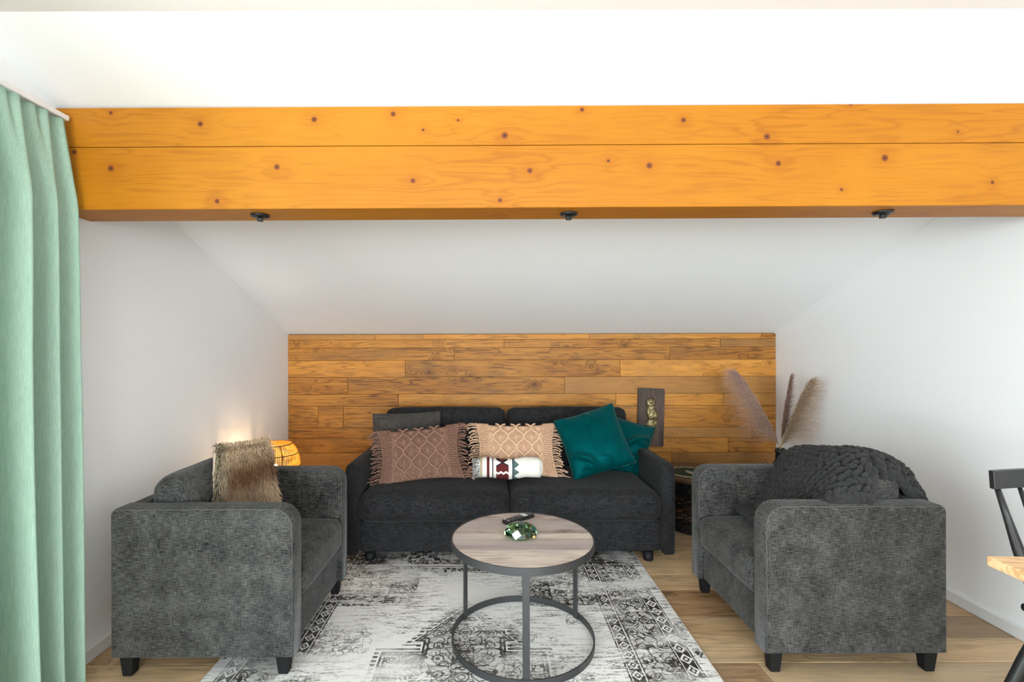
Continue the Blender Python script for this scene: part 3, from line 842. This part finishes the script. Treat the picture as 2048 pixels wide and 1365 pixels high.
for cI in range(ncol):
    for rI in range(nrow):
        for s_ in (-1, 1):
            tt = (cI+.5+s_*.24)/ncol+rs.uniform(-.008, .008); ss = (rI+.5)/nrow+rs.uniform(-.006, .006)
            p = blanket(ss, tt); a = blanket(min(1, ss+.012), tt)-blanket(max(0, ss-.012), tt); b_ = blanket(ss, min(1, tt+.02))-blanket(ss, max(0, tt-.02))
            a.normalize(); b_.normalize(); nn = a.cross(b_).normalized()
            if nn.dot(Vector((-.3, -.2, 1))) < 0 and ss > .18: nn = -nn
            if ss <= .18 and nn.x < 0: nn = -nn
            d = (a+b_*s_*.5+nn*rs.uniform(.0, .32)).normalized(); sd = nn.cross(d).normalized(); n3 = d.cross(sd)
            rot = Matrix((d, sd, n3)).transposed()
            k = rs.uniform(.88, 1.15)
            ico(bm, p+nn*.0115, (.0265*k, .0118*k, .0165*k), 2, rot)
for k in range(64):                                # thick rolled selvedge along the open edges
    for tt in (0., 1.):
        ss = (k+.5)/64; p = blanket(ss, tt); a = (blanket(min(1, ss+.01), tt)-blanket(max(0, ss-.01), tt)).normalized()
        e_ = Vector((0, -1 if tt == 0 else 1, 0)); d = (a+Vector((0, .35*(-1)**k, 0))+Vector((0, 0, .3))).normalized(); sd = d.orthogonal().normalized(); rot = Matrix((d, sd, d.cross(sd))).transposed()
        for dz in (0, -.02): ico(bm, p+e_*(.006+.1*abs(dz))+Vector((0, 0, dz)), (.025*rs.uniform(.9, 1.15), .0145, .0155), 2, rot)
st = obj('knit_stitches', bm, M_wool, t); tag(st, kind='stuff')
bm = B()
for k in range(2600):
    ss, tt = rs.random(), rs.random(); p = blanket(ss, tt)
    d = Vector((rs.gauss(-.1, .5), rs.gauss(-.2, .5), rs.gauss(.7, .4))).normalized(); q = p+d*rs.uniform(.018, .030)
    e = Vector((rs.gauss(0, 1), rs.gauss(0, 1), rs.gauss(0, 1)))*.006
    vv_ = [bm.verts.new(p+d*.015+Vector((.0003, 0, 0))), bm.verts.new(p+d*.015-Vector((.0003, 0, 0))), bm.verts.new(q+e)]; bm.faces.new(vv_)
fz = obj('loose_fibres', bm, M_wool, t); tag(fz, kind='stuff')

# ------------------------------------------------------------------ coffee table
TX, TY, TR, TZ = .128, 2.066, .305, .445
t = thing('coffee_table', 'round coffee table with grey plank top and dark steel ring frame', 'table', (TX, TY, ZR))
M_top = wood('weathered_grey_boards', C(110, 88, 80), C(184, 162, 150), C(214, 198, 186), 1.3, .7, .26, .6, grey=C(140, 128, 132), alt=C(160, 148, 150))
zt = TZ-ZR; bnd = [-.299, -.243, -.196, -.134, -.082, -.018, .038, .09, .153, .204, .256, .299]
for a, b in zip(bnd[:-1], bnd[1:]):
    r = TR-.0055; a2, b2 = a+.0006, b-.0006; pts = []
    m = 9; 
    for k in range(m): y = a2+(b2-a2)*k/(m-1); pts.append((math.sqrt(max(0, r*r-y*y)), y))
    for k in range(m): y = b2+(a2-b2)*k/(m-1); pts.append((-math.sqrt(max(0, r*r-y*y)), y))
    bm = B(); yc = (a+b)/2; prism(bm, [(p[0], p[1]-yc) for p in pts], 2, -.022, random.uniform(-.0006, 0)); bmesh.ops.remove_doubles(bm, verts=bm.verts, dist=1e-5)
    o = obj('plank', bm, M_top, t); o.location = (0, yc, zt)
def ringband(bm, r0, r1, z0, z1, seg=72):
    lathe(bm, [(r1, z0), (r1, z1), (r0, z1), (r0, z0), (r1, z0)], seg, smooth=False)
    bmesh.ops.remove_doubles(bm, verts=bm.verts, dist=1e-6); return bm
bm = ringband(B(), TR-.005, TR, zt-.028, zt+.0015, 96); o = obj('top_rim', bm, M_iron, t)
bm = B(); lathe(bm, [(0, -.026), (TR-.006, -.026), (TR-.006, -.0225), (0, -.0225)], 64); o = obj('underside_plate', bm, M_iron, t); o.location.z = zt
bm = ringband(B(), TR-.0052, TR, 0, .028, 96); obj('floor_ring', bm, M_iron, t)
for a in (-91, 31, 149):
    bm = B(); r = TR-.0085; ca, sa = math.cos(R(a)), math.sin(R(a)); box(bm, -.0035, .0035, -.0135, .0135, .0, zt-.004, .001, 1)
    bmesh.ops.transform(bm, matrix=Matrix.Translation((r*ca, r*sa, 0)) @ Matrix.Rotation(R(a), 4, 'Z'), verts=bm.verts); obj('leg', bm, M_iron, t)
# --- remote control
p0, p1 = Vector((.053, 2.208, 0)), Vector((.192, 2.318, 0)); dd = p1-p0
t = thing('remote_control', 'slim black remote control lying on the coffee table behind the glass ashtray', 'remote', ((p0.x+p1.x)/2, (p0.y+p1.y)/2, TZ+.0005), None, math.atan2(dd.y, dd.x))
L = .172; bm = rbox(B(), (0, 0, .0085), (L, .043, .017), .006, 8, (0, 0, .001)); obj('body', bm, plain('black_plastic', C(24, 24, 28), .35, .5), t)
M_key = plain('grey_keys', C(96, 100, 110), .5, .4); M_keyw = plain('white_keys', C(216, 220, 226), .5, .4); M_keyr = plain('red_key', C(150, 60, 30), .5, .4)
for i in range(11):
    for j in range(3):
        if i in (4,): continue
        bm = B(); x = -.072+.0125*i; y = -.0115+.0115*j
        if i in (8, 9): box(bm, x-.005, x+.005, y-.005, y+.005, .0172, .0192, .001, 1); mt = M_keyw
        else: lathe(bm, [(.0033, .0170), (.0033, .0188), (0, .0191)], 8); bmesh.ops.translate(bm, vec=(x, y, 0), verts=bm.verts); mt = M_key if i else (M_keyr if j == 1 else M_keyw)
        obj('button', bm, mt, t)
# --- faceted glass ashtray
g = G('green_crystal', .03, .6); g.set('Transmission Weight', 1.); g.set('IOR', 1.5); n = g.noise(g.co(), 16, 2)
g.col(g.ramp(n, [(.35, C(90, 190, 150)), (.5, C(190, 214, 110)), (.65, C(50, 130, 150))])); M_crys = g.m
t = thing('glass_ashtray', 'faceted green crystal ashtray with a white label, on the coffee table', 'ashtray', (.122, 2.085, TZ+.0005), None, R(12))
bm = B(); lathe(bm, [(0, 0), (.066, 0), (.076, .010), (.071, .024), (.054, .041), (.047, .042), (.040, .030), (.036, .014), (0, .012)], 8, smooth=False)
obj('bowl', bm, M_crys, t, recalc=True)
M_paper = plain('white_paper', C(238, 238, 240), .7, .2)
bm = B(); box(bm, -.015, .015, -.015, .015, -.0004, .0004)
bmesh.ops.transform(bm, matrix=Matrix.Rotation(R(-12), 4, 'Z') @ Matrix.Translation((-.021, -.0665, .0245)) @ Matrix.Rotation(R(-22), 4, 'Z') @ Matrix.Rotation(R(48), 4, 'X') @ Matrix.Rotation(R(45), 4, 'Z'), verts=bm.verts)
obj('sticker', bm, M_paper, t)
bm = B(); box(bm, -.006, .006, -.005, .005, -.0004, .0004)
bmesh.ops.transform(bm, matrix=Matrix.Rotation(R(-12), 4, 'Z') @ Matrix.Translation((.053, -.055, .012)) @ Matrix.Rotation(R(40), 4, 'Z') @ Matrix.Rotation(R(70), 4, 'X'), verts=bm.verts)
obj('label_scrap', bm, plain('tan_label', C(226, 186, 120), .7, .2), t)

# ------------------------------------------------------------------ rattan lamp in the corner
LX, LY, LZ = -1.392, 3.05, .505
lamp = thing('rattan_lamp', 'glowing round rattan lamp standing in the corner behind the armchair', 'lamp', (LX, LY, 0))
def lrad(z): return .055+.105*math.sqrt(max(0, 1-((z-.01)/.165)**2))**1.0
M_rat = G('rattan', .6, .3); v = M_rat.co(); M_rat.col(M_rat.mix(M_rat.noise(v, 40, 2), C(238, 196, 84), C(250, 222, 124))); M_rat.set('Transmission Weight', 0)
tr = M_rat.nt.nodes.new('ShaderNodeBsdfTranslucent'); tr.inputs[0].default_value = C(250, 200, 92)
mx = M_rat.nt.nodes.new('ShaderNodeMixShader'); mx.inputs[0].default_value = .5
M_rat.nt.links.new(M_rat.b.outputs[0], mx.inputs[1]); M_rat.nt.links.new(tr.outputs[0], mx.inputs[2]); M_rat.nt.links.new(mx.outputs[0], M_rat.nt.nodes['Material Output'].inputs[0])
M_rat = M_rat.m
bm = B(); ns = 84
zs_ = [-.150+.300*k/10 for k in range(11)]
for i in range(ns):
    a = 2*math.pi*i/ns+random.uniform(-.01, .01)
    tube(bm, [(lrad(z)*math.cos(a), lrad(z)*math.sin(a), LZ+z) for z in zs_]+[(.06*math.cos(a), .06*math.sin(a), LZ+.158), (.022*math.cos(a), .022*math.sin(a), LZ+.159)], .0021, 4)
o = obj('rattan_ribs', bm, M_rat, lamp); tag(o, kind='stuff')
for z in (-.150, -.09, .01, .09, .150):
    bm = B(); r = lrad(z)+.0025; tube(bm, [(r*math.cos(2*math.pi*k/48), r*math.sin(2*math.pi*k/48), LZ+z) for k in range(48)], .0028, 6, closed=True); obj('hoop', bm, M_black, lamp)
for i in range(4):
    a = math.pi/4+math.pi/2*i; bm = B(); r = lrad(-.15)+.002
    pts = [(1.35*r*math.cos(a), 1.35*r*math.sin(a), .003), (r*math.cos(a), r*math.sin(a), LZ-.15)]+[((lrad(z)-.004)*math.cos(a), (lrad(z)-.004)*math.sin(a), LZ+z) for z in zs_[1:]]
    tube(bm, pts, .003, 6); obj('stand_leg', bm, M_black, lamp)
bm = B(); tube(bm, [(0, -.11, LZ-.15), (0, .11, LZ-.15)], .0025, 6); tube(bm, [(-.11, 0, LZ-.15), (.11, 0, LZ-.15)], .0025, 6); lathe(bm, [(0, LZ-.15), (.02, LZ-.15), (.02, LZ-.08), (0, LZ-.08)], 14); obj('bulb_holder', bm, M_black, lamp)
g = G('lit_bulb', .3, .3); g.col(C(255, 230, 180)); g.set('Emission Color', C(255, 206, 130)); g.set('Emission Strength', 22)
bm = B(); lathe(bm, [(0, -.0795+LZ), (.012, LZ-.0795), (.02, LZ-.05), (.03, LZ-.02), (.03, LZ), (.02, LZ+.02), (0, LZ+.028)], 18); obj('bulb', bm, g.m, lamp)
pl = bpy.data.lights.new('lamp_glow', 'POINT'); pl.energy = 1.7; pl.color = (1, .86, .60); pl.shadow_soft_size = .02
po = bpy.data.objects.new('lamp_glow', pl); COL.objects.link(po); po.parent = lamp; po.location = (0, 0, LZ+.055)

# ------------------------------------------------------------------ relief plaque on the cladding
t = thing('wall_plaque', 'dark wooden board with an aged brass relief figure, on the timber wall above the sofa', 'plaque', P(1301, 836, 3.825))
M_board = wood('dark_board', C(44, 34, 30), C(78, 62, 54), C(98, 80, 70), 1.2, .3, .1, .6)
bm = B(); pr = [(-.112, -.226), (.100, -.236), (.112, .226), (-.100, .236)]; prism(bm, pr, 1, -.011, .011)
bmesh.ops.bevel(bm, geom=bm.edges[:], offset=.006, segments=2, affect='EDGES')
bmesh.ops.rotate(bm, cent=(0, 0, 0), matrix=Matrix.Rotation(R(90), 3, 'Y'), verts=bm.verts)
o = obj('board', bm, M_board, t); o.rotation_euler = (0, R(-90), 0)
g = G('aged_brass', .42, .5); n = g.noise(g.co(), 60, 4, .65); g.col(g.mix(n.sst(.35, .65), C(92, 82, 58), C(178, 160, 116))); g.set('Metallic', .75); g.bump(n, .8, .004); M_brass = g.m
bm = B()
for cx, cz, sx, sz, sy in ((-.004, .112, .041, .043, .018), (0, .07, .034, .05, .016), (.006, .02, .042, .062, .018), (.03, .015, .026, .04, .02), (-.02, .04, .022, .036, .018), (.004, -.05, .044, .05, .016), (-.03, -.055, .018, .022, .014), (.034, -.05, .018, .03, .014), (.002, -.10, .04, .04, .012), (-.004, .128, .022, .026, .026), (.03, .035, .012, .014, .026)):
    ico(bm, (cx, -.011, cz), (sx, sy, sz), 2)
obj('brass_figure', bm, M_brass, t, True)

# ------------------------------------------------------------------ drum table, mat, book
DX, DY, DR, DZ = 1.475, 3.44, .262, .372
t = thing('drum_table', 'low round dark wooden drum table with scuffed black paint beside the sofa', 'table', (DX, DY, 0))
g = G('scuffed_black_paint', .6, .3); v = g.co(); n = g.noise(g.vm(v, (22, 22, 90)), 1, 4, .7); n2 = g.noise(v, 7, 2)
g.col(g.mix((n*.7+n2*.4).sst(.60, .66), C(22, 19, 18), C(116, 84, 66))); g.bump(n, .5, .003)
for i in range(20):
    a0, a1 = 2*math.pi*i/20+.006, 2*math.pi*(i+1)/20-.006; bm = B()
    prism(bm, [(DR*math.cos(a0), DR*math.sin(a0)), (DR*math.cos((a0+a1)/2)*1.004, DR*math.sin((a0+a1)/2)*1.004), (DR*math.cos(a1), DR*math.sin(a1)), ((DR-.02)*math.cos(a1), (DR-.02)*math.sin(a1)), ((DR-.02)*math.cos(a0), (DR-.02)*math.sin(a0))], 2, .001, .338)
    obj('stave', bm, g.m, t)
bm = B(); lathe(bm, [(0, .339), (DR+.012, .339), (DR+.016, .345), (DR+.016, DZ-.008), (DR+.008, DZ), (0, DZ)], 48); obj('top', bm, wood('drum_top_wood', C(52, 36, 26), C(92, 66, 48), C(116, 88, 66), 1, .3, .1, .6), t)
for z in (.05, .30):
    bm = B(); r = DR+.003; ringband(bm, DR+.0015, DR+.0045, z-.012, z+.012, 48); obj('hoop', bm, M_black, t)
g = G('woven_mat', .9, .1); x, y, zz = g.xyz(g.co()); r_ = (x*x+y*y)._('SQRT'); zig = ((r_*60).fract() > .5)
g.col(g.mix((r_ > .13)*(r_ < .165)*(((x*80).fract() > .5)), g.mix(zig, C(52, 58, 44), C(70, 78, 60)), C(206, 196, 170))); g.bump((r_*900).sin(), .5, .002)
bm = B(); lathe(bm, [(0, 0), (.165, 0), (.168, .003), (.165, .006), (0, .006)], 48); o = obj('woven_mat', bm, g.m); o.location = (1.40, 3.40, DZ+.0006)
tag(o, 'round dark green woven mat under the book on the drum table', 'mat')
book = thing('book', 'green hardcover book with cream pages lying on the woven mat', 'book', (1.46, 3.36, DZ+.0075), None, R(24))
M_green = plain('green_cloth_cover', C(22, 58, 44), .7, .25, 0, .1, 80); M_page = plain('cream_pages', C(222, 208, 178), .8, .2)
bm = B(); box(bm, -.085, .085, -.06, .06, 0, .003, .0008, 1); obj('cover', bm, M_green, book)
bm = B(); box(bm, -.082, .080, -.057, .057, .0031, .0215); obj('pages', bm, M_page, book)
bm = B(); box(bm, -.085, .085, -.06, .06, .0217, .0247, .0008, 1); obj('cover', bm, M_green, book)
bm = B(); box(bm, .0802, .085, -.06, .06, .003, .0216); obj('spine', bm, M_green, book)

# ------------------------------------------------------------------ bottle vase and pampas grass
VX, VY = 2.040, 3.40
vz = .545
g = G('smoked_glass', .04, .6); g.set('Transmission Weight', .85); g.set('IOR', 1.45); g.col(C(92, 100, 98)); M_smoke = g.m
t = thing('bottle_vase', 'big smoked glass bottle vase on the floor in the corner behind the armchair', 'vase', (VX, VY, 0))
prof_v = [(0, .001), (.13, .001), (.155, .015), (.168, .07), (.168, .19), (.155, .27), (.125, .34), (.085, .395), (.052, .43), (.036, .455), (.032, .48), (.031, .515), (.037, .518), (.037, .53), (.031, .533), (.033, vz), (.029, vz), (.027, .52), (.028, .46), (.045, .43), (.08, .388), (.12, .333), (.149, .265), (.161, .19), (.161, .07), (.148, .022), (.12, .010), (0, .010)]
bm = B(); lathe(bm, prof_v, 40); obj('bottle', bm, M_smoke, t)
bm = B(); rs = random.Random(2)
for k in range(9):
    a = math.pi+rs.uniform(-.9, .7); p = Vector((.07*math.cos(a), .07*math.sin(a), .41)); q = p+Vector((-.03*rs.uniform(.4, 1.6), rs.uniform(-.02, .01), rs.uniform(.0, .05)))
    tube(bm, [p, (p+q)/2+Vector((0, 0, .008)), q], [.002, .0018, .001], 5); ico(bm, q, .004, 1)
tube(bm, [(.060*math.cos(2*math.pi*k/30), .060*math.sin(2*math.pi*k/30), .425) for k in range(30)], .002, 5, closed=True)
obj('twig_collar', bm, plain('dark_twig', C(40, 34, 32), .8, .2), t)
def hair_mat(name, a, b):
    g = G(name, .85, .15); g.col(g.mix(g.noise(g.co(), 160, 2).sst(.3, .7), a, b))
    return g.m
M_pam1 = hair_mat('pampas_mauve', C(112, 82, 72), C(206, 172, 154)); M_pam2 = hair_mat('pampas_dusky', C(84, 60, 54), C(160, 126, 112)); M_pam3 = hair_mat('pampas_tan', C(118, 92, 70), C(210, 182, 154))
M_stem = plain('straw_stem', C(190, 150, 86), .7, .2)
def pampas(label, tip, bend, mat, side, lmax, nh, seed, spread=1., start=.16, curl=0):
    rs = random.Random(seed)
    t = thing('pampas_plume', label, 'dried plume', (VX, VY, 0), 'dried pampas plumes in the bottle vase')
    base = Vector((bend.x*.0+.0, 0, .10)); mouth = Vector((rs.uniform(-.012, .012), rs.uniform(-.01, .01), vz-.005)); tipl = Vector(tip)-Vector((VX, VY, 0))
    ctrl = mouth.lerp(tipl, .5)+bend
    def st(s): return mouth*(1-s)**2+ctrl*2*s*(1-s)+tipl*s*s
    bm = B(); tube(bm, [Vector((mouth.x*-3, mouth.y*-3, .03)), mouth]+[st(k/14) for k in range(1, 15)], [.0026, .0026]+[.0026*(1-k/17) for k in range(1, 15)], 6); obj('stem', bm, M_stem, t)
    vs, fs = [], []
    for k in range(nh):
        s = start+(1-start)*rs.random()**.85
        p = st(s); tg = (st(min(1, s+.02))-st(max(0, s-.02))).normalized()
        L = lmax*(.30+.70*(1-s)**.7)*rs.uniform(.4, 1.1)*min(1, .55+s*3)
        d = (tg*1.0+Vector((side*rs.uniform(-.12, .42)*spread, rs.gauss(0, .16)*spread, 0))).normalized()
        q = p.copy(); w_ = Vector((-d.z, 0, d.x)); w_ = w_.normalized()*.0012 if w_.length > 1e-5 else Vector((.0012, 0, 0))
        cc = rs.uniform(.35, 1.35)*(1.35-.75*s)*spread
        m = 8; b0 = len(vs)
        for i in range(m+1):
            ww = w_*(1-i/(m+1.5)); vs.append(q-ww); vs.append(q+ww)
            q = q+d*L/m; d = (d+Vector((side*.15*cc, 0, -.21*cc))+Vector((rs.gauss(0, .045), rs.gauss(0, .05), rs.gauss(0, .045)))).normalized()
            if q.x+VX > XR-.006: q.x = XR-.006-VX
            if q.y+VY > YB-.03: q.y = YB-.03-VY
        for i in range(m): fs.append((b0+2*i, b0+2*i+1, b0+2*i+3, b0+2*i+2))
        # a few side barbs
        for _ in range(1):
            i = rs.randint(2, m-1); c0 = (vs[b0+2*i]+vs[b0+2*i+1])/2
            e = c0+Vector((side*rs.uniform(-.004, .016), rs.gauss(0, .008), rs.gauss(.004, .008))); bb = len(vs)
            vs += [c0-Vector((0, 0, .0007)), c0+Vector((0, 0, .0007)), e]; fs.append((bb, bb+1, bb+2))
    me = bpy.data.meshes.new('plume'); me.from_pydata([tuple(a) for a in vs], [], fs); o = link('plume', me, mat, t); tag(o, kind='stuff')
pampas('mauve pampas plume leaning away from the white wall, across the timber boards', P(1478, 752, 3.45), Vector((.03, 0, .03)), M_pam1, -1, .38, 2000, 5, 1.45, .05)
pampas('narrow dusky pampas plume standing upright between two wider ones', P(1580, 760, 3.37), Vector((-.02, 0, 0)), M_pam2, 1, .17, 1100, 6, .6, .12)
pampas('tan pampas plume fanning out against the white wall', P(1616, 770, 3.18), Vector((-.005, 0, .02)), M_pam3, 1, .30, 1800, 7, 1.4, .05)

# ------------------------------------------------------------------ dining table corner and spindle chair
M_oak = wood('pale_oak_top', C(198, 150, 100), C(226, 180, 130), C(240, 202, 156), .8, .05, .03, .45)
t = thing('dining_table', 'pale oak dining table with slim rectangular top beside the white wall', 'table', (1.214, 1.18, 0), None, R(-3))
bm = B(); box(bm, 0, .92, -1.1, 0, .716, .74, .003, 2); obj('tabletop', bm, M_oak, t)
for lx, ly in ((.10, -.10), (.82, -.10), (.10, -1.0), (.82, -1.0)):
    if (lx, ly) == (.10, -.10): lx, ly = .30, -.22
    bm = B(); prism(bm, [(lx-.022, ly-.022), (lx+.022, ly-.022), (lx+.022, ly+.022), (lx-.022, ly+.022)], 2, .0006, .7155); obj('leg', bm, M_black, t)
ch = thing('spindle_chair', 'black wooden spindle-back chair tucked behind the oak dining table', 'chair', (1.86, 1.30, 0))
M_bl = plain('black_satin_paint', C(34, 34, 35), .38, .5)
sx0, sy0 = -.215, .185
bm = rbox(B(), (0, 0, .445), (.44, .40, .034), .016, 10, (0, 0, .002)); obj('seat', bm, M_bl, ch)
# top rail, gently bowed
bm = B(); pr_ = []
for k in range(13):
    s = -1+2*k/12; pr_.append((s*.245, .25+.03*(1-s*s)))
rows_ = []
for (x, y) in pr_:
    rows_.append([bm.verts.new((x, y-.008, .795)), bm.verts.new((x, y+.010, .795)), bm.verts.new((x, y+.014, .853)), bm.verts.new((x, y-.004, .853))])
for a, b in zip(rows_[:-1], rows_[1:]):
    for k in range(4): bm.faces.new((a[k], a[(k+1) % 4], b[(k+1) % 4], b[k]))
bm.faces.new(rows_[0][::-1]); bm.faces.new(rows_[-1]); bmesh.ops.bevel(bm, geom=bm.edges[:], offset=.002, segments=1, affect='EDGES'); obj('top_rail', bm, M_bl, ch)
for k, s in enumerate((-1, -.6, -.2, .2, .6, 1)):
    big = abs(s) == 1; xt, yt = s*.222, .252+.03*(1-(s*.9)**2); xb, yb = s*.185, .178
    pts = [Vector((xb, yb, .462)).lerp(Vector((xt, yt, .797)), q) for q in (0, .2, .45, .75, 1)]
    rr = [.011, .0145, .0155, .0105, .008] if big else [.007, .0085, .009, .0075, .006]
    bm = B(); tube(bm, pts, rr, 10); obj('spindle', bm, M_bl, ch)
for sx, sy in ((-1, -1), (1, -1), (-1, 1), (1, 1)):
    bm = B(); p0 = Vector((sx*.195, sy*.145, .43)); p1 = Vector((sx*.335, sy*.205, .0008))
    tube(bm, [p0.lerp(p1, q) for q in (0, .3, .6, 1)], [.014, .018, .017, .012], 10); obj('leg', bm, M_bl, ch)
for s in (-1, 1):
    bm = B(); tube(bm, [(s*.267, -.172, .21), (s*.267, .172, .21)], .009, 8); obj('stretcher', bm, M_bl, ch)
